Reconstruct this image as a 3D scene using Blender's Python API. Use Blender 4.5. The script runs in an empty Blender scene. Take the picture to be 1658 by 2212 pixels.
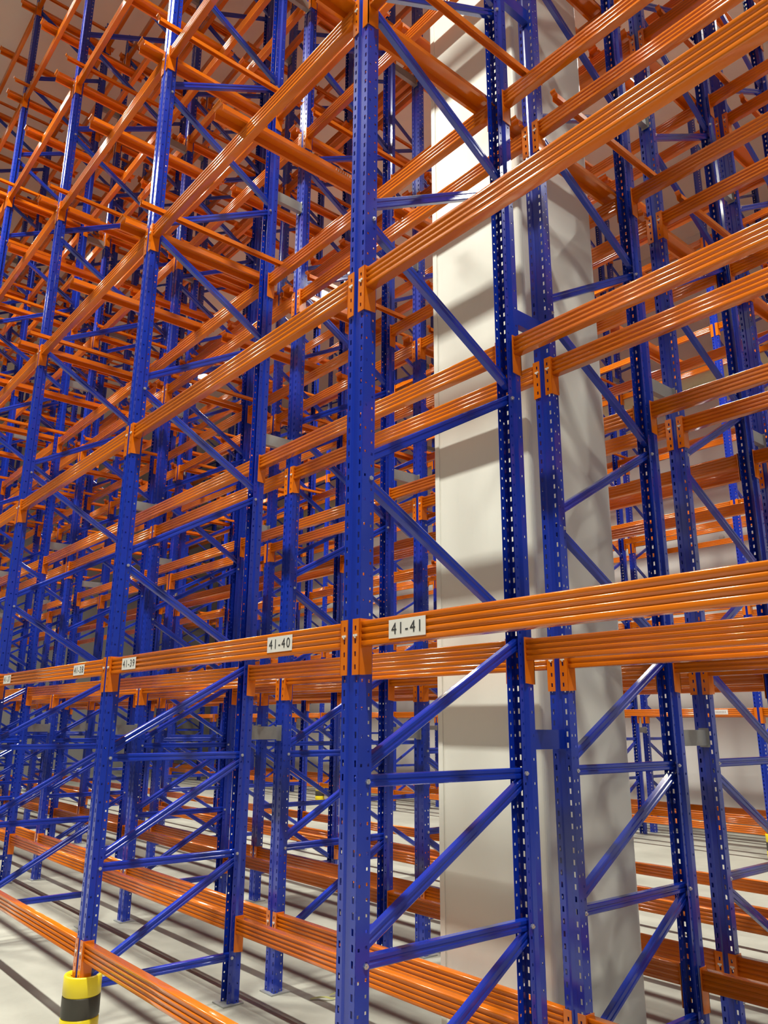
import bpy, bmesh, math, random
from mathutils import Vector, Matrix
random.seed(4)
PI = math.pi
scn = bpy.context.scene
COL = scn.collection

# ------------------------------------------------------------------ camera
FZ = 1.661                                   # lens height above the floor
YAW, PITCH, ROLL, FPX = 0.8694, 0.2650, 0.0065, 1691.0
cd = bpy.data.cameras.new('camera'); cam = bpy.data.objects.new('camera', cd); COL.objects.link(cam)
fw = Vector((-math.sin(YAW)*math.cos(PITCH), math.cos(YAW)*math.cos(PITCH), math.sin(PITCH)))
rt = Vector((math.cos(YAW), math.sin(YAW), 0)); up = rt.cross(fw)
rt2 = math.cos(ROLL)*rt + math.sin(ROLL)*up; up2 = -math.sin(ROLL)*rt + math.cos(ROLL)*up
M = Matrix((rt2, up2, -fw)).transposed().to_4x4(); M.translation = Vector((2.363, -1.8363, FZ))
cam.matrix_world = M
cd.sensor_fit = 'VERTICAL'; cd.sensor_height = 36.0; cd.lens = FPX/2212*36.0
cd.clip_start = 0.05; cd.clip_end = 200
scn.camera = cam
CAMP = M.translation.copy()

# ------------------------------------------------------------------ light + exposure
scn.view_settings.view_transform = 'Standard'
scn.view_settings.look = 'None'
scn.view_settings.gamma = 1.0
scn.view_settings.exposure = -0.05
scn.view_settings.use_curve_mapping = False
w_ = bpy.data.worlds.new('world'); scn.world = w_; w_.use_nodes = True
w_.node_tree.nodes['Background'].inputs[0].default_value = (1.0, 0.9, 0.8, 1)
w_.node_tree.nodes['Background'].inputs[1].default_value = 0.0
CEIL = 12.0
LAMPS = [(x, -1.9) for x in (5.0, -0.4, -5.7, -9.4, -14.8)] + [(x, 6.9) for x in (5.2, -0.1, -5.4, -10.7, -16.0)]
LAMP_W = {-1.9: 500.0, 6.9: 450.0}

# ------------------------------------------------------------------ materials
def mat(name, col, rough=0.5, metal=0.0, coat=0.0, bump=0.0, bscale=60, var=0.0, vscale=3.0, spec=0.5):
    m = bpy.data.materials.new(name); m.use_nodes = True
    nt = m.node_tree; b = nt.nodes['Principled BSDF']
    b.inputs['Base Color'].default_value = (*col, 1); b.inputs['Roughness'].default_value = rough
    b.inputs['Metallic'].default_value = metal; b.inputs['Coat Weight'].default_value = coat
    b.inputs['Coat Roughness'].default_value = 0.12
    b.inputs['Specular IOR Level'].default_value = spec
    tc = nt.nodes.new('ShaderNodeTexCoord')
    if var:
        n = nt.nodes.new('ShaderNodeTexNoise'); n.inputs['Scale'].default_value = vscale; n.inputs['Detail'].default_value = 5
        nt.links.new(tc.outputs['Object'], n.inputs['Vector'])
        mx = nt.nodes.new('ShaderNodeMix'); mx.data_type = 'RGBA'
        mx.inputs[6].default_value = tuple(c*(1-var) for c in col)+(1,)
        mx.inputs[7].default_value = tuple(min(1, c*(1+var)) for c in col)+(1,)
        nt.links.new(n.outputs['Fac'], mx.inputs[0]); nt.links.new(mx.outputs[2], b.inputs['Base Color'])
    if bump:
        n2 = nt.nodes.new('ShaderNodeTexNoise'); n2.inputs['Scale'].default_value = bscale; n2.inputs['Detail'].default_value = 2
        nt.links.new(tc.outputs['Object'], n2.inputs['Vector'])
        bp = nt.nodes.new('ShaderNodeBump'); bp.inputs['Strength'].default_value = bump; bp.inputs['Distance'].default_value = 0.002
        nt.links.new(n2.outputs['Fac'], bp.inputs['Height']); nt.links.new(bp.outputs['Normal'], b.inputs['Normal'])
    return m
BLUE = mat('blue_paint', (0.008, 0.036, 0.42), 0.17, coat=0.5, bump=0.10, bscale=35, var=0.10, vscale=1.3)
ORANGE = mat('orange_paint', (0.72, 0.170, 0.005), 0.17, coat=0.5, bump=0.06, bscale=30, var=0.06, vscale=1.5)
GALV = mat('galvanised_steel', (0.36, 0.37, 0.36), 0.45, metal=0.5, var=0.15, vscale=20)
ZINC = mat('zinc_bolt', (0.75, 0.75, 0.74), 0.28, metal=0.8)
PINW = mat('white_pin', (0.80, 0.78, 0.72), 0.4)
STICK = mat('white_sticker', (0.80, 0.78, 0.74), 0.35, var=0.06, vscale=25)
INK = mat('black_ink', (0.03, 0.03, 0.035), 0.6)
GREYINK = mat('grey_ink', (0.30, 0.30, 0.30), 0.6)
YEL = mat('yellow_plastic', (0.90, 0.72, 0.02), 0.35, coat=0.2)
BLK = mat('black_plastic', (0.05, 0.045, 0.035), 0.45)
STRAP = mat('pale_strap', (0.62, 0.62, 0.25), 0.5)
CREAM = mat('cream_cladding', (0.78, 0.74, 0.46), 0.45)
HOUSE = mat('lamp_housing', (0.7, 0.7, 0.7), 0.4)
CEILM = mat('ceiling_panel', (0.80, 0.69, 0.61), 0.7, var=0.03)

def panel_mat(name, col, pitch, axis, rough=0.45, var=0.03):
    m = mat(name, col, rough, var=var, vscale=0.7); nt = m.node_tree; b = nt.nodes['Principled BSDF']
    tc = nt.nodes.new('ShaderNodeTexCoord'); sp = nt.nodes.new('ShaderNodeSeparateXYZ')
    nt.links.new(tc.outputs['Object'], sp.inputs[0])
    def math_(op, a, v=None):
        n = nt.nodes.new('ShaderNodeMath'); n.operation = op; nt.links.new(a, n.inputs[0])
        if v is not None: n.inputs[1].default_value = v
        return n.outputs[0]
    a = math_('DIVIDE', sp.outputs[axis], pitch); a = math_('FRACT', a); a = math_('SUBTRACT', a, 0.5)
    a = math_('ABSOLUTE', a); a = math_('GREATER_THAN', a, 0.5-0.006/pitch)
    bp = nt.nodes.new('ShaderNodeBump'); bp.invert = True; bp.inputs['Strength'].default_value = 0.6; bp.inputs['Distance'].default_value = 0.004
    nt.links.new(a, bp.inputs['Height']); nt.links.new(bp.outputs[0], b.inputs['Normal'])
    return m
WALLM = panel_mat('white_wall_panel', (0.80, 0.80, 0.76), 1.15, 0)
WALLY = panel_mat('grey_wall_panel_side', (0.35, 0.35, 0.34), 1.15, 1)
WALLG = panel_mat('grey_wall_panel', (0.25, 0.25, 0.25), 1.15, 0)
COLM = panel_mat('white_column_cladding', (0.84, 0.84, 0.76), 0.11, 0, rough=0.4)

def floor_mat():
    m = bpy.data.materials.new('concrete_floor'); m.use_nodes = True
    nt = m.node_tree; b = nt.nodes['Principled BSDF']; b.inputs['Roughness'].default_value = 0.62
    tc = nt.nodes.new('ShaderNodeTexCoord'); n = nt.nodes.new('ShaderNodeTexNoise')
    n.inputs['Scale'].default_value = 1.2; n.inputs['Detail'].default_value = 8; n.inputs['Roughness'].default_value = 0.65
    nt.links.new(tc.outputs['Object'], n.inputs['Vector'])
    r = nt.nodes.new('ShaderNodeValToRGB'); r.color_ramp.elements[0].position = 0.3; r.color_ramp.elements[1].position = 0.7
    r.color_ramp.elements[0].color = (0.27, 0.266, 0.225, 1); r.color_ramp.elements[1].color = (0.37, 0.366, 0.315, 1)
    nt.links.new(n.outputs['Fac'], r.inputs[0]); nt.links.new(r.outputs[0], b.inputs['Base Color'])
    n2 = nt.nodes.new('ShaderNodeTexNoise'); n2.inputs['Scale'].default_value = 90
    nt.links.new(tc.outputs['Object'], n2.inputs['Vector'])
    bp = nt.nodes.new('ShaderNodeBump'); bp.inputs['Strength'].default_value = 0.15; bp.inputs['Distance'].default_value = 0.003
    nt.links.new(n2.outputs['Fac'], bp.inputs['Height']); nt.links.new(bp.outputs[0], b.inputs['Normal'])
    return m
FLOORM = floor_mat()

# ------------------------------------------------------------------ helpers
def link(o, parent=None):
    COL.objects.link(o)
    if parent: o.parent = parent
    return o
def mesh_of(name, bm, m):
    bmesh.ops.recalc_face_normals(bm, faces=bm.faces)
    me = bpy.data.meshes.new(name); bm.to_mesh(me); bm.free()
    for x in (m if isinstance(m, (list, tuple)) else [m]): me.materials.append(x)
    return me
def add_box(bm, x0, x1, y0, y1, z0, z1, mi=0):
    v = [bm.verts.new((x, y, z)) for z in (z0, z1) for x, y in ((x0, y0), (x1, y0), (x1, y1), (x0, y1))]
    for f in ((3, 2, 1, 0), (4, 5, 6, 7), (0, 1, 5, 4), (1, 2, 6, 5), (2, 3, 7, 6), (3, 0, 4, 7)):
        bm.faces.new([v[i] for i in f]).material_index = mi
def box_mesh(name, b, m, bevel=0.0):
    bm = bmesh.new(); add_box(bm, *b)
    if bevel: bmesh.ops.bevel(bm, geom=bm.edges[:], offset=bevel, segments=2, affect='EDGES', profile=0.5)
    return mesh_of(name, bm, m)
def add_prism(bm, prof, a, b, axis='x', mi=0):
    """closed 2D profile (list of (p,q)) swept from a to b along axis"""
    def P(t, p, q): return (t, p, q) if axis == 'x' else (p, t, q) if axis == 'y' else (p, q, t)
    A = [bm.verts.new(P(a, *c)) for c in prof]; B = [bm.verts.new(P(b, *c)) for c in prof]
    n = len(prof)
    for i in range(n): bm.faces.new((A[i], A[(i+1) % n], B[(i+1) % n], B[i])).material_index = mi
    bm.faces.new(A[::-1]).material_index = mi; bm.faces.new(B).material_index = mi
def add_cyl(bm, c, r, h, axis='z', seg=16, mi=0, r2=None):
    r2 = r if r2 is None else r2; A, B = [], []
    for i in range(seg):
        t = 2*PI*i/seg; cs, sn = math.cos(t), math.sin(t)
        for L, rr, hh in ((A, r, 0), (B, r2, h)):
            p = {'z': (rr*cs, rr*sn, hh), 'x': (hh, rr*cs, rr*sn), 'y': (rr*cs, hh, rr*sn)}[axis]
            L.append(bm.verts.new((c[0]+p[0], c[1]+p[1], c[2]+p[2])))
    for i in range(seg): bm.faces.new((A[i], A[(i+1) % seg], B[(i+1) % seg], B[i])).material_index = mi
    bm.faces.new(A[::-1]).material_index = mi; bm.faces.new(B).material_index = mi
def obj(name, me, parent=None, loc=(0, 0, 0), rotz=0.0):
    o = bpy.data.objects.new(name, me); o.location = loc; o.rotation_euler = (0, 0, rotz)
    return link(o, parent)
def tag(o, label, cat, group=None, kind=None):
    if label: o['label'] = label
    if cat: o['category'] = cat
    if group: o['group'] = group
    if kind: o['kind'] = kind
    return o
def empty(name, loc, rotz, label, cat, group=None):
    o = bpy.data.objects.new(name, None); o.location = loc; o.rotation_euler = (0, 0, rotz)
    o.empty_display_size = 0.1
    link(o); return tag(o, label, cat, group)
def px(p):
    """image position (1658x2212) and depth of a world point"""
    v = Vector(p)-CAMP; c = v.dot(fw)
    if c < 0.1: return None
    return (829+FPX*v.dot(rt2)/c, 1106-FPX*v.dot(up2)/c, c)
def in_view(pts, pad=0):
    """smallest depth among the points that fall in the frame, or None"""
    best = None
    for p in pts:
        q = px(p)
        if q and -pad < q[0] < 1658+pad and -pad < q[1] < 2212+pad: best = q[2] if best is None else min(best, q[2])
    return best

# ------------------------------------------------------------------ rack dimensions
WE = 2.5                                     # bay pitch across the far aisle
W, PW, PD = 2.3983, 0.1047, 0.0751           # bay pitch, post width, post depth
D, GAP = 1.0, 0.2493
HP = 11.45                                   # post height
YA = 0.0; YB = 1.2493; YC = 2.5626; YD = 3.8120; YE = 9.0; YG = 10.25
EX = -0.16                                   # phase of the racks across the far aisle
LV = [0.490, 2.038, 3.543, 5.0395, 6.585, 8.085, 9.585, 11.08]       # beam tops above the floor
LVE = [0.395, 1.905, 3.36, 4.81, 6.26, 7.62, 9.15, 10.6]
NA = 6; NC = 8; NE = 9                       # bays to the left

# ------------------------------------------------------------------ shell
X0, X1, Y0, Y1 = -25.0, 9.5, -11.0, 12.9
def struct(name, me, loc=(0, 0, 0)):
    o = obj(name, me, loc=loc); o['kind'] = 'structure'; return o
struct('floor', box_mesh('floor', (X0, X1, Y0, Y1, -0.2, 0), FLOORM))
struct('ceiling', box_mesh('ceiling', (X0, X1, Y0, Y1, CEIL, CEIL+0.2), CEILM))
struct('wall_back', box_mesh('wall_back', (X0, X1, Y1, Y1+0.15, -0.2, CEIL+.2), WALLM))
struct('wall_front', box_mesh('wall_front', (X0, X1, Y0-0.15, Y0, -0.2, CEIL+.2), WALLG))
struct('wall_left', box_mesh('wall_left', (X0-0.15, X0, Y0-.15, Y1+.15, -0.2, CEIL+.2), WALLY))
struct('wall_right', box_mesh('wall_right', (X1, X1+0.15, Y0-.15, Y1+.15, -0.2, CEIL+.2), WALLY))
# clad building column standing inside the second rack
bm = bmesh.new(); add_box(bm, -0.955, -0.215, 1.39, 2.13, 0.0, CEIL)
bmesh.ops.bevel(bm, geom=[e for e in bm.edges if abs(e.verts[0].co.z-e.verts[1].co.z) > 1], offset=0.028, segments=5, affect='EDGES', profile=0.5)
for f in bm.faces: f.smooth = False
colo = struct('column', mesh_of('column', bm, COLM))
bm = bmesh.new()
add_box(bm, -0.972, -0.948, 1.376, 1.384, 0, CEIL); 
struct('trim_1', box_mesh('trim', (-0.962, -0.925, 1.384, 1.392, 0.0, CEIL), COLM, 0.002)); bm.free()

# ------------------------------------------------------------------ upright post mesh
def sheet(bm, p0, p1, cols, z0, z1, rows):
    """vertical strip from p0 to p1 (xy); cols = [(u0,u1,pitchmult,h,phase)] holes every 50 mm"""
    p0 = Vector((*p0, 0)); p1 = Vector((*p1, 0)); L = (p1-p0).length; d = (p1-p0)/L
    us = [0.0]
    for c in cols: us += [c[0], c[1]]
    us.append(L)
    pit = 0.05; n = int((z1-z0)/pit)
    zs = []
    for r in range(n):
        b = z0+r*pit; zs += [(b, b+0.012, None, r), (b+0.012, b+0.012+rows, 'h', r), (b+0.012+rows, b+pit, None, r)]
    cache = {}
    def V(i, z):
        k = (i, round(z, 4))
        if k not in cache: q = p0+d*us[i]; cache[k] = bm.verts.new((q.x, q.y, z))
        return cache[k]
    for (a, b, k, r) in zs:
        for i in range(len(us)-1):
            hole = i % 2 == 1
            if hole and k == 'h' and r % cols[(i-1)//2][2] == 0: continue
            bm.faces.new((V(i, a), V(i+1, a), V(i+1, b), V(i, b)))
def post_mesh():
    bm = bmesh.new(); h = PW/2; n = 0.012
    H = int(HP/0.05)*0.05
    # outer left lip, side, front strips, central groove, right side
    sheet(bm, (-h+n+0.003, PD), (-h+n+0.003, PD-0.030), [(0.010, 0.019, 1)], 0, H, 0.011)
    sheet(bm, (-h+n+0.003, PD-0.030), (-h, PD-0.040), [], 0, H, 0.011)
    sheet(bm, (-h, PD-0.040), (-h, 0), [(0.015, 0.024, 2)], 0, H, 0.011)
    sheet(bm, (-h, 0), (-0.020, 0), [(0.011, 0.0215, 1)], 0, H, 0.023)
    sheet(bm, (-0.020, 0), (-0.014, 0.007), [], 0, H, 0.023)
    sheet(bm, (-0.014, 0.007), (0.014, 0.007), [], 0, H, 0.023)
    sheet(bm, (0.014, 0.007), (0.020, 0), [], 0, H, 0.023)
    sheet(bm, (0.020, 0), (h, 0), [(0.0110, 0.0215, 1)], 0, H, 0.023)
    sheet(bm, (h, 0), (h, PD-0.040), [(0.011, 0.020, 2)], 0, H, 0.011)
    sheet(bm, (h, PD-0.040), (h-n-0.003, PD-0.030), [], 0, H, 0.011)
    sheet(bm, (h-n-0.003, PD-0.030), (h-n-0.003, PD), [(0.011, 0.020, 1)], 0, H, 0.011)
    bmesh.ops.remove_doubles(bm, verts=bm.verts, dist=0.0002)
    bmesh.ops.recalc_face_normals(bm, faces=bm.faces)
    bmesh.ops.solidify(bm, geom=bm.faces[:], thickness=0.0022)
    return mesh_of('upright_post', bm, BLUE)
POST = post_mesh()
FOOT = box_mesh('foot_plate', (-0.07, 0.07, -0.025, 0.115, 0.0, 0.008), GALV)

# C-section braces, grooved web towards +X
def brace_mesh(name, L):
    a, h, t, r = 0.0225, 0.015, 0.0025, 0.004
    pr = [(-h, -a), (h-r, -a), (h, -a+r), (h, -0.007), (h-0.004, -0.003), (h-0.004, 0.003), (h, 0.007), (h, a-r), (h-r, a), (-h, a),
          (-h, a-t), (h-t-r, a-t), (h-t-0.004, a-t-r), (h-t-0.004, -a+t+r), (h-t-r, -a+t), (-h, -a+t)]
    bm = bmesh.new(); add_prism(bm, pr, -L/2, L/2, axis='y')
    return mesh_of(name, bm, BLUE)
YN0, YN1 = PD-0.030, D-PD+0.030
HB = brace_mesh('horizontal_brace', YN1-YN0+0.02)
DZ = 0.52; DL = math.hypot(YN1-YN0, DZ)
DB = brace_mesh('diagonal_brace', DL+0.02)
bm = bmesh.new(); add_cyl(bm, (0, 0, 0), 0.010, 0.008, 'x', 6); add_cyl(bm, (0.008, 0, 0), 0.005, 0.006, 'x', 8)
BOLT = mesh_of('bolt', bm, ZINC)
ORD = ['zeroth', 'first', 'second', 'third', 'fourth', 'fifth', 'sixth', 'seventh', 'eighth', 'ninth', 'tenth', 'eleventh']
RACKN = {'A': 'nearest rack', 'B': 'second rack', 'C': 'third rack', 'D': 'fourth rack', 'E': 'first rack across far aisle', 'G': 'last rack before back wall'}

def frame(rack, x, y, n, mirror):
    """one ladder frame: two perforated posts, braces, foot plates"""
    rz = PI if mirror else 0.0
    loc = (x, y+D, 0) if mirror else (x, y, 0)
    far = rack in 'EG'
    if far: where = '%s, %s from its right end' % (RACKN[rack], ORD[n+1] if n+1 < 12 else 'last')
    else: where = ('%s, in line with central post' % RACKN[rack]) if n == 0 else ('%s, right of central frame' % RACKN[rack]) if n < 0 else '%s, %s frame left of central post' % (RACKN[rack], ORD[n])
    if rack == 'A' and n == 0: lab = 'large blue perforated upright frame at picture centre, front of nearest rack'
    elif rack == 'A' and n == 1: lab = 'blue upright frame with yellow and black guard round its front foot'
    else: lab = 'blue braced upright frame of '+where
    root = empty('rack_upright', loc, rz, lab, 'rack frame', 'blue upright frames of the pallet racks')
    obj('upright_post', POST, root)
    obj('upright_post', POST, root, (0, D, 0), PI)
    obj('foot_plate', FOOT, root); obj('foot_plate', FOOT, root, (0, D, 0), PI)
    near = (rack in 'AB' and n <= 3) or (rack in 'CD' and n <= 1)
    nodes = []
    def br(me, name, z, ang, ends):
        # keep the open side of the C towards the viewer whichever way the frame is turned
        o = obj(name, me, root, (0, D/2, z)); o.rotation_euler = (ang, 0, 0)
        if mirror: o.rotation_euler = (-ang, 0, PI)
        if near:
            for s in (-1, 1):
                if s in ends:
                    bx = PW/2-0.015
                    b = obj('bolt', BOLT, o)
                    Mi = Matrix.Rotation(ang, 4, 'X') if not mirror else Matrix.Rotation(PI, 4, 'Z') @ Matrix.Rotation(-ang, 4, 'X')
                    # bolt head on the flange facing the viewer
                    L = (YN1-YN0)/2 if ang == 0 else DL/2
                    b.location = (bx, s*(L-0.012), 0)
        return o
    for z in (0.26, 0.86, 1.46): br(HB, 'horizontal_brace', z, 0, (-1, 1))
    a = math.atan2(DZ, YN1-YN0)
    for z in (0.56, 1.16, 1.76): br(DB, 'diagonal_brace', z, a, ())
    z = 2.36; k = 0
    while z < HP-0.4:
        br(DB, 'diagonal_brace', z, -a if k % 2 == 0 else a, (1,) if k % 2 else (-1,)); z += 0.6; k += 1
    return root

for n in range(-1, NA+1):
    frame('A', -n*W, YA, n, False); frame('B', -n*W, YB, n, False)
for n in range(-1, NC+1):
    frame('C', -n*W, YC, n, True); frame('D', -n*W, YD, n, True)
for n in range(-1, NE+1):
    frame('E', EX-n*WE, YE, n, False); frame('G', EX-n*WE, YG, n, True)

# ------------------------------------------------------------------ beams
BH, BD = 0.096, 0.050
def rib_side(s, y):
    """z profile of a ribbed face at depth y, s = outward sign"""
    g = 0.0058; r = 0.006; pts = []
    for i in range(5):                         # rounded top corner
        a = PI/2*i/4; pts.append((y-s*r*(1-math.sin(a)), -r*(1-math.cos(a))))
    for a, b in ((0.015, 0.031), (0.039, 0.055), (0.063, 0.079)):
        for i in range(9):                     # rounded groove
            t = i/8; pts.append((y-s*g*0.5*(1-math.cos(2*PI*t)), -a-(b-a)*t))
    for i in range(5):                         # rounded bottom corner
        a = PI/2*i/4; pts.append((y-s*r*(1-math.cos(a)), -BH+r*(1-math.sin(a))))
    return pts
def beam_bm(bm, mi=0):
    fr = rib_side(-1, 0.002); bk = rib_side(1, BD)
    add_prism(bm, fr+bk[::-1], PW/2+0.004, W-PW/2-0.004, 'x', mi)
    for f in bm.faces: f.smooth = len(f.verts) == 4
def conn_plate(bm, s, holes=True):
    """L-shaped end connector; s=+1 right of a post, -1 left of a post, post centre at x=0"""
    z1, z0 = 0.008, -0.200; x0, x1 = PW/2-0.036, PW/2+0.006
    cx0, cx1 = s*x0, s*x1
    # front plate with four keyholes
    if holes:
        ha, hb = s*(x0+0.012), s*(x0+0.022)
        zs = [z1, -0.018, -0.036, -0.066, -0.084, -0.114, -0.132, -0.162, -0.180, z0]
        for i in range(9):
            if i % 2 == 0: add_box(bm, min(cx0, cx1), max(cx0, cx1), -0.006, -0.002, zs[i+1], zs[i])
            else:
                add_box(bm, min(cx0, ha), max(cx0, ha), -0.006, -0.002, zs[i+1], zs[i]); add_box(bm, min(hb, cx1), max(hb, cx1), -0.006, -0.002, zs[i+1], zs[i])
    else: add_box(bm, min(cx0, cx1), max(cx0, cx1), -0.006, -0.002, z0, z1)
    a, b = s*(PW/2+0.0015), s*(PW/2+0.006)
    add_prism(bm, [(-0.006, z1), (0.056, z1), (0.056, z0+0.004), (0.012, z0), (-0.006, z0)], min(a, b), max(a, b), 'x')
bm = bmesh.new(); beam_bm(bm); BEAM = mesh_of('rack_beam', bm, ORANGE)
bm = bmesh.new(); conn_plate(bm, 1); CONR = mesh_of('end_connector', bm, ORANGE)
bm = bmesh.new(); conn_plate(bm, -1); CONL = mesh_of('end_connector', bm, ORANGE)
bm = bmesh.new(); beam_bm(bm); conn_plate(bm, 1, False)
t = bmesh.new(); conn_plate(t, -1, False); bmesh.ops.translate(t, verts=t.verts, vec=(W, 0, 0))
tm = bpy.data.meshes.new('t'); t.to_mesh(tm); bm.from_mesh(tm); t.free()
BEAMFAR = mesh_of('rack_beam_far', bm, ORANGE)
def pin_mesh(s):
    bm = bmesh.new(); x = s*(PW/2-0.018)
    add_box(bm, x-0.011, x+0.011, -0.0095, -0.0055, -0.058, -0.050); add_box(bm, x-0.003, x+0.003, -0.0095, -0.0055, -0.064, -0.050)
    return mesh_of('locking_pin', bm, PINW)
PINR, PINL = pin_mesh(1), pin_mesh(-1)

LINES = []    # (key, rack, y of the post face, faces the viewer, bays, x phase, levels)
for rk, y, nb, ph, lv in (('A', YA, NA, 0, LV), ('B', YB, NA, 0, LV), ('C', YC, NC, 0, LV), ('D', YD, NC, 0, LV), ('E', YE, NE, EX, LVE), ('G', YG, NE, EX, LVE)):
    LINES.append((rk+'f', rk, y, True, nb, ph, lv)); LINES.append((rk+'r', rk, y+D, False, nb, ph, lv))
ROWN = {'Af': 'front face of nearest rack', 'Ar': 'rear side of nearest rack', 'Bf': 'front of second rack', 'Br': 'rear of second rack',
        'Cf': 'front of third rack', 'Cr': 'rear of third rack', 'Df': 'front of fourth rack', 'Dr': 'rear of fourth rack',
        'Ef': 'front of rack across far aisle', 'Er': 'rear of rack across far aisle', 'Gf': 'front of last rack', 'Gr': 'rear of last rack'}
LEVN = ['lowest level', 'second level', 'third level', 'fourth level', 'fifth level', 'sixth level', 'seventh level', 'top level']
def bayname(rk, b):
    if rk in 'EG': return '%s bay from right end' % ORD[b+1]
    return 'bay right of central post' if b == 0 else '%s bay left of central post' % ORD[b]
cands = []
for key, rk, y, fr, nb, ph, lv in LINES:
    for b in range(0, nb+1):                   # bay b spans posts -b*W .. -(b-1)*W
        for li, z in enumerate(lv):
            wb = WE if rk in 'EG' else W
            xa = ph-b*wb
            if key == 'Bf': z -= 0.02
            pts = [(xa+W*f, y, z) for f in (0.03, 0.2, 0.35, 0.5, 0.65, 0.8, 0.97)]
            dep = in_view(pts)
            cands.append((dep if dep else 999, key, rk, y, fr, b, li, xa, z))
cands.sort(key=lambda c: c[0])
TEXTS = {0: [('41-41', 0.315)], 1: [('41-39', 0.32), ('41-40', W-0.497)], 2: [('41-37', 0.32), ('41-38', W-0.48)]}
def text_mesh(s):
    cu = bpy.data.curves.new('label_text', 'FONT'); cu.body = s; cu.size = 0.058; cu.align_x = 'CENTER'; cu.align_y = 'CENTER'; cu.extrude = 0.0004; cu.space_character = 1.25
    o = bpy.data.objects.new('tmp', cu); COL.objects.link(o)
    dg = bpy.context.evaluated_depsgraph_get(); me = bpy.data.meshes.new_from_object(o.evaluated_get(dg)); me.name = 'label_text'
    bpy.data.objects.remove(o); me.materials.clear(); me.materials.append(INK); return me
STKM = box_mesh('location_label', (-0.096, 0.096, -0.0012, 0.0, -0.033, 0.033), STICK)
bm = bmesh.new()
for i in range(7):
    xx = -0.07+i*0.021; add_box(bm, xx, xx+0.008, -0.002, -0.0012, -0.014, 0.014)
SMUDGE = mesh_of('label_text', bm, GREYINK)
def sticker(parent, x, s, z=-0.048):
    o = obj('location_label', STKM, parent, (x, 0.0018, z)); o['label'] = 'white paper location label'
    if s:
        t = obj('label_text', text_mesh(s), o, (0, -0.0016, -0.001)); t.rotation_euler = (PI/2, 0, 0)
    else: obj('label_text', SMUDGE, o)
N_IND = 300
rest = bmesh.new(); nind = 0
for dep, key, rk, y, fr, b, li, xa, z in cands:
    wb = WE if rk in 'EG' else W
    loc = (xa, y, z) if fr else (xa+wb, y, z); rz = 0 if fr else PI
    if dep < 900 and nind < N_IND:
        nind += 1
        near = dep < 8.5 and rk in 'ABCD'
        o = obj('rack_beam', BEAM if near else BEAMFAR, None, loc, rz)
        lab = 'orange beam at %s, %s, %s' % (LEVN[li], bayname(rk, b), ROWN[key])
        if key == 'Af' and li == 1 and b in TEXTS:
            lab = {0: 'orange beam carrying the 41-41 label, right of the central post', 1: 'orange beam carrying the 41-40 label, left of the central post', 2: 'orange beam with two white labels, left of the guarded blue upright'}[b]
            for s, xo in TEXTS[b]: sticker(o, xo, s)
        if key == 'Ef' and li == 1:
            for xo in (0.32, W-0.5): sticker(o, xo, None)
        o.scale = (wb/W, 1, 1)
        tag(o, lab, 'beam', 'orange horizontal beams of the pallet racks', 'thing')
        if near:
            c1 = obj('end_connector', CONR, o); c2 = obj('end_connector', CONL, o, (W, 0, 0))
            if fr: obj('locking_pin', PINR, c1); obj('locking_pin', PINL, c2)
    else:
        k = len(rest.verts); rest.from_mesh(BEAMFAR); rest.verts.ensure_lookup_table()
        vs = rest.verts[k:]
        bmesh.ops.transform(rest, matrix=Matrix.Translation(loc) @ Matrix.Rotation(rz, 4, 'Z') @ Matrix.Diagonal((wb/W, 1, 1, 1)), verts=vs)
o = obj('rack_beams', mesh_of('rack_beams', rest, ORANGE))
tag(o, 'mass of orange beams in the farthest and highest parts of the racks', 'beams', kind='stuff')

# ------------------------------------------------------------------ pallet support bars, front to back across the beams
def bar_bm(wide, L):
    """inverted channel with a turned-up hook at each end; y from 0 to L, underside at z=0"""
    bm = bmesh.new(); w, h, t = (0.048, 0.045, 0.003) if wide else (0.018, 0.030, 0.003)
    pr = [(-w, 0), (-w, h), (w, h), (w, 0), (w-t, 0), (w-t, h-t), (-w+t, h-t), (-w+t, 0)]
    if wide:
        l = 0.014
        pr = [(-w-l, 0), (-w-l, t), (-w, t), (-w, h), (w, h), (w, t), (w+l, t), (w+l, 0), (w-t, 0), (w-t, h-t), (-w+t, h-t), (-w+t, 0)]
    add_prism(bm, pr, 0, L, 'y')
    for y0, s in ((0, 1), (L, -1)):               # turned-up curved lip
        pts = []
        for i in range(7):
            a = -PI/2+i*(PI/2)/6; pts.append((y0-s*(0.0+0.022*math.cos(a)), h+0.022+0.022*math.sin(a)))
        inn = [(p[0]+s*0.003, p[1]+0.001) for p in pts]
        add_prism(bm, pts+inn[::-1], -w*0.9, w*0.9, 'x')
    return mesh_of('pallet_support_bar', bm, ORANGE)
BARS = {(wd, L): bar_bm(wd, L) for wd in (True, False) for L in (1.24, 1.10)}
bc = []
for rk, y, nb, lv in (('A', YA, NA, LV), ('B', YB, NA, LV), ('C', YC, NC, LV), ('D', YD, NC, LV)):
    for b in range(0, nb+1):
        for li in range(3, 8):
            for ri, rel in enumerate((0.205, 1.275, 2.295)):
                xx = -b*W+rel; L = 1.24 if rk in 'AC' else 1.10; ya = y-0.155 if rk == 'A' else y-0.03
                L = 1.24 if rk == 'A' else 1.10
                dep = in_view([(xx, ya+L*f, lv[li]) for f in (0.02, 0.25, 0.5, 0.75, 0.98)])
                bc.append((dep if dep else 999, rk, b, li, ri, xx, ya, L, lv[li]))
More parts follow.
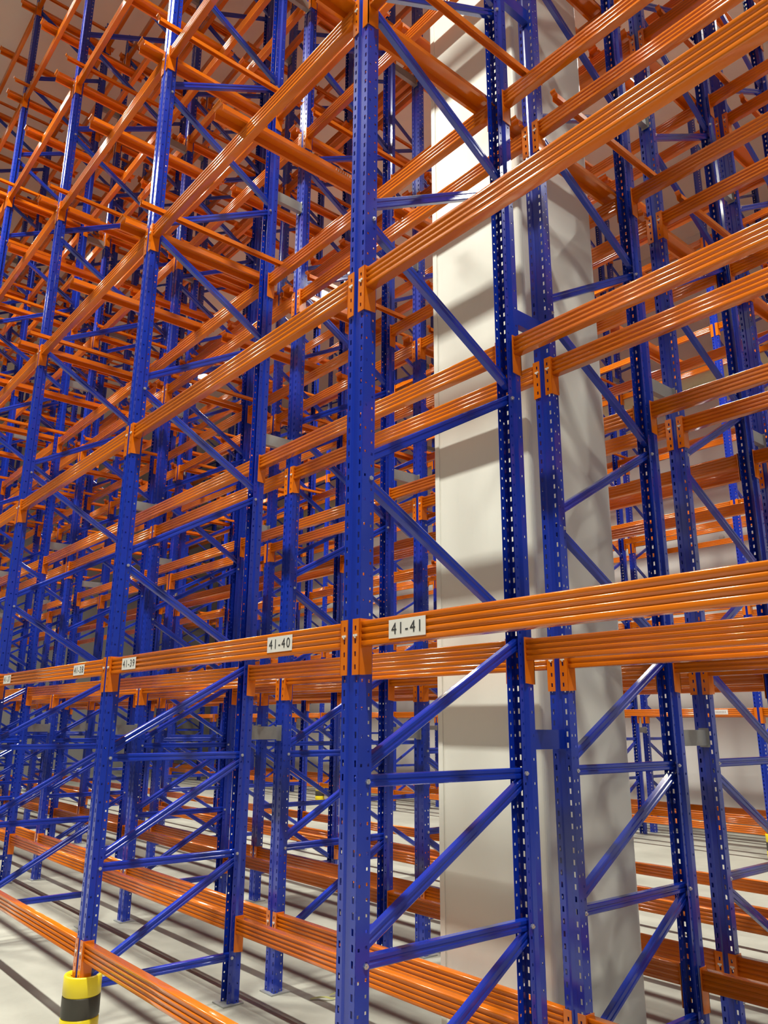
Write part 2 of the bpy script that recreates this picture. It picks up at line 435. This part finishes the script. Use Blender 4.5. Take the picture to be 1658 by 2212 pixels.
for b in range(0, NE+1):
    for li in range(2, 7):
        for ri, rel in enumerate((0.205, 1.275)):
            xx = EX-b*WE+rel; dep = in_view([(xx, YE-0.03+1.1*f, LVE[li]) for f in (0.02, 0.25, 0.5, 0.75, 0.98)])
            bc.append((dep if dep else 999, 'E', b, li, ri, xx, YE-0.03, 1.10, LVE[li]))
bc.sort(key=lambda c: c[0])
RELN = ['beside left post', 'at mid bay', 'beside right post']
rest = bmesh.new(); nind = 0
for dep, rk, b, li, ri, xx, ya, L, z in bc:
    wide = ri != 0
    if dep < 900 and nind < 300:
        nind += 1
        o = obj('pallet_support_bar', BARS[(wide, L)], None, (xx, ya, z+0.0005))
        tag(o, '%s bar, %s, %s, %s, %s' % ('wide orange' if wide else 'thin orange', RELN[ri], LEVN[li], bayname(rk, b).replace('central post', 'centre'), RACKN[rk].replace('first rack across far aisle', 'far aisle rack')), 'support bar', 'orange pallet support bars laid front to back')
        if rk == 'A' and b == 1 and li == 3 and ri == 1:
            o['label'] = 'wide orange support bar with a faded pale sticker on its side, left of centre'
            bm = bmesh.new()
            for q in range(4):
                for s_ in range(9): add_box(bm, 0.0485, 0.0495, 0.80+s_*0.018+q*0.003, 0.80+s_*0.018+0.011, 0.010+q*0.008, 0.014+q*0.008)
            obj('faded_sticker', mesh_of('faded_sticker', bm, STICK), o)
    else:
        k = len(rest.verts); rest.from_mesh(BARS[(wide, L)]); rest.verts.ensure_lookup_table()
        bmesh.ops.translate(rest, verts=rest.verts[k:], vec=(xx, ya, z+0.0005))
o = obj('pallet_support_bars', mesh_of('pallet_support_bars', rest, ORANGE))
tag(o, 'mass of orange support bars in the farthest and highest parts of the racks', 'support bars', kind='stuff')

# ------------------------------------------------------------------ row spacers
def spacer_mesh(L, m):
    t, hh, wv = 0.0025, 0.0425, 0.020
    pr = [(wv, -hh), (wv, hh), (-wv, hh), (-wv, hh-t), (wv-t, hh-t), (wv-t, -hh+t), (-wv, -hh+t), (-wv, -hh)]
    bm = bmesh.new(); add_prism(bm, pr, 0, L, 'y')
    for yy in (0, L-0.003): add_box(bm, -0.03, 0.03, yy, yy+0.003, -hh-0.01, hh+0.01)
    return mesh_of('row_spacer', bm, m)
SPG = spacer_mesh(GAP, GALV); SPB = spacer_mesh(GAP, BLUE); SPG2 = spacer_mesh(YC-YB-D, GALV)
for (ra, rb, y, me, nb, ph) in (('A', 'B', D, SPG, NA, 0), ('B', 'C', YB+D, SPG2, NA, 0), ('C', 'D', YC+D, SPG, NC, 0), ('E', 'G', YE+D, SPG, NE, EX)):
    for n in range(0, nb+1):
        for k in range(5):
            z = 1.60+2.10*k; x = ph-n*(WE if ra == 'E' else W)
            if in_view([(x, y+0.12, z)], 30) is None: continue
            m_ = SPB if (ra == 'A' and n == 0) else me
            o = obj('row_spacer', m_, None, (x, y, z))
            pos = 'central frames' if n == 0 else '%s frames left of centre' % ORD[n]
            if ra == 'E': pos = '%s frames from right' % ORD[n+1]
            tag(o, '%s spacer joining %s to %s rack, %s, %s from floor' % ('blue' if m_ is SPB else 'grey steel', {'A': 'nearest', 'B': 'second', 'C': 'third', 'E': 'far'}[ra], {'B': 'second', 'C': 'third', 'D': 'fourth', 'G': 'last'}[rb], pos, ORD[k+1]), 'row spacer', 'spacers tying neighbouring racks together')

# ------------------------------------------------------------------ yellow and black post guards
def guard(x, y, label):
    root = empty('post_guard', (x, y, 0), 0, label, 'post guard', 'yellow and black post guards')
    H = 0.325; r = 0.098
    def ring(z0, z1, rr, m, name, bulge=0.003):
        bm = bmesh.new(); N = 32; prof = [(rr, z0), (rr+bulge, z0+0.006), (rr+bulge, z1-0.006), (rr, z1), (rr-0.012, z1), (rr-0.012, z0)]
        # open at the back, like a clipped-on shell
        rings = []
        for i in range(N+1):
            a = PI/2+0.45+i*(2*PI-0.9)/N
            rings.append([bm.verts.new((p[0]*math.cos(a), p[0]*math.sin(a)+0.035, p[1])) for p in prof])
        for i in range(N):
            for j in range(6): bm.faces.new((rings[i][j], rings[i][(j+1) % 6], rings[i+1][(j+1) % 6], rings[i+1][j])).smooth = True
        bm.faces.new(rings[0]); bm.faces.new(rings[N][::-1])
        obj(name, mesh_of(name, bm, m), root)
    ring(0.0, 0.030, r, BLK, 'black_band'); ring(0.030, 0.120, r, YEL, 'yellow_band'); ring(0.120, 0.225, r, BLK, 'black_band'); ring(0.225, H, r, YEL, 'yellow_band')
    # top shoulder closing the shell against the post
    bm = bmesh.new(); N = 32; A, B = [], []
    for i in range(N+1):
        a = PI/2+0.45+i*(2*PI-0.9)/N
        A.append(bm.verts.new((r*math.cos(a), r*math.sin(a)+0.035, H-0.004)))
        c = max(abs(math.cos(a)), abs(math.sin(a)))
        B.append(bm.verts.new((0.065*math.cos(a)/c, 0.050*math.sin(a)/c+0.035, H-0.016)))
    for i in range(N): bm.faces.new((A[i], A[i+1], B[i+1], B[i]))
    bmesh.ops.solidify(bm, geom=bm.faces[:], thickness=0.004)
    obj('top_shoulder', mesh_of('top_shoulder', bm, YEL), root)
guard(-W, 0, 'yellow and black round guard around the foot of a front upright')
guard(0, 0, 'yellow and black guard at the foot of the large central upright')
for n in range(1, NE, 2):
    guard(EX-n*WE, YE, 'small distant yellow and black guard across far aisle, %s upright from right' % ORD[n+1])

# ------------------------------------------------------------------ small things
bm = bmesh.new()      # scrap of packing strap on the floor
pts = [(0.00, 0.00, 0.004), (0.05, 0.012, 0.012), (0.10, -0.004, 0.020), (0.14, 0.015, 0.006), (0.17, 0.05, 0.012), (0.15, 0.085, 0.022), (0.11, 0.08, 0.008)]
A = [bm.verts.new((p[0], p[1]-0.008, p[2])) for p in pts]; B = [bm.verts.new((p[0]+0.004, p[1]+0.010, p[2]+0.004)) for p in pts]
for i in range(len(pts)-1): bm.faces.new((A[i], A[i+1], B[i+1], B[i]))
bmesh.ops.solidify(bm, geom=bm.faces[:], thickness=0.0015)
bmesh.ops.recalc_face_normals(bm, faces=bm.faces)
o = obj('strap_scrap', mesh_of('strap_scrap', bm, STRAP), None, (-2.13, 1.38, 0.0)); o.rotation_euler = (0, 0, 0.75)
tag(o, 'pale yellow scrap of packing strap lying on the concrete floor', 'strap')

bm = bmesh.new(); bmesh.ops.create_uvsphere(bm, u_segments=20, v_segments=10, radius=0.05)
bmesh.ops.scale(bm, vec=(1, 0.5, 1), verts=bm.verts); add_cyl(bm, (0, 0.02, 0), 0.06, 0.012, 'y', 20)
for f in bm.faces: f.smooth = True
o = obj('wall_fitting', mesh_of('wall_fitting', bm, STICK), None, (-4.79, Y1-0.032, 5.25))
tag(o, 'small round white fitting on the white back wall', 'wall fitting')

bm = bmesh.new()
add_cyl(bm, (X0+0.5, 0, 0), 0.19, X1-X0-1.0, 'x', 28)
for f in bm.faces: f.smooth = len(f.verts) == 4
o = obj('insulated_pipe', mesh_of('insulated_pipe', bm, CREAM), None, (0, 12.4, 8.5))
bm = bmesh.new()
for i in range(14): add_cyl(bm, (X0+1.5+i*2.3, 0, 0), 0.197, 0.02, 'x', 28)
for i in range(14):
    add_box(bm, X0+1.5+i*2.3, X0+1.53+i*2.3, 0.0, Y1-12.4-0.004, -0.02, 0.02)
obj('pipe_bracket', mesh_of('pipe_bracket', bm, GALV), o)
tag(o, 'cream insulated pipe running along the back wall behind the racks', 'pipe')

# ------------------------------------------------------------------ ceiling lamps
for i, (x, y) in enumerate(LAMPS):
    z = 10.75
    root = empty('ceiling_light', (x, y, z), 0, 'long white ceiling light over the %s aisle, %s from the right' % ('near' if y < 0 else 'far', ORD[i % 5+1]), 'ceiling light', 'ceiling lights above the aisles')
    obj('lamp_housing', box_mesh('lamp_housing', (-0.65, 0.65, -0.17, 0.17, 0.0, 0.09), HOUSE, 0.01), root)
    bm = bmesh.new()
    for xx in (-0.5, 0.5): add_cyl(bm, (xx, 0, 0.09), 0.006, CEIL-z-0.09, 'z', 8)
    obj('hanger', mesh_of('hanger', bm, ZINC), root)
    em = bpy.data.materials.get('lamp_glow')
    if not em:
        em = bpy.data.materials.new('lamp_glow'); em.use_nodes = True
        bb = em.node_tree.nodes['Principled BSDF']; bb.inputs['Emission Color'].default_value = (1, 0.93, 0.82, 1); bb.inputs['Emission Strength'].default_value = 6
    obj('diffuser', box_mesh('diffuser', (-0.62, 0.62, -0.14, 0.14, -0.012, 0.0), em), root)
    ld = bpy.data.lights.new('lamp', 'AREA'); ld.shape = 'RECTANGLE'; ld.size = 1.24; ld.size_y = 0.28
    ld.energy = LAMP_W[y]; ld.color = (0.98, 0.97, 0.87); ld.spread = math.radians(125)
    lo = bpy.data.objects.new('lamp', ld); lo.location = (0, 0, -0.02); link(lo, root)
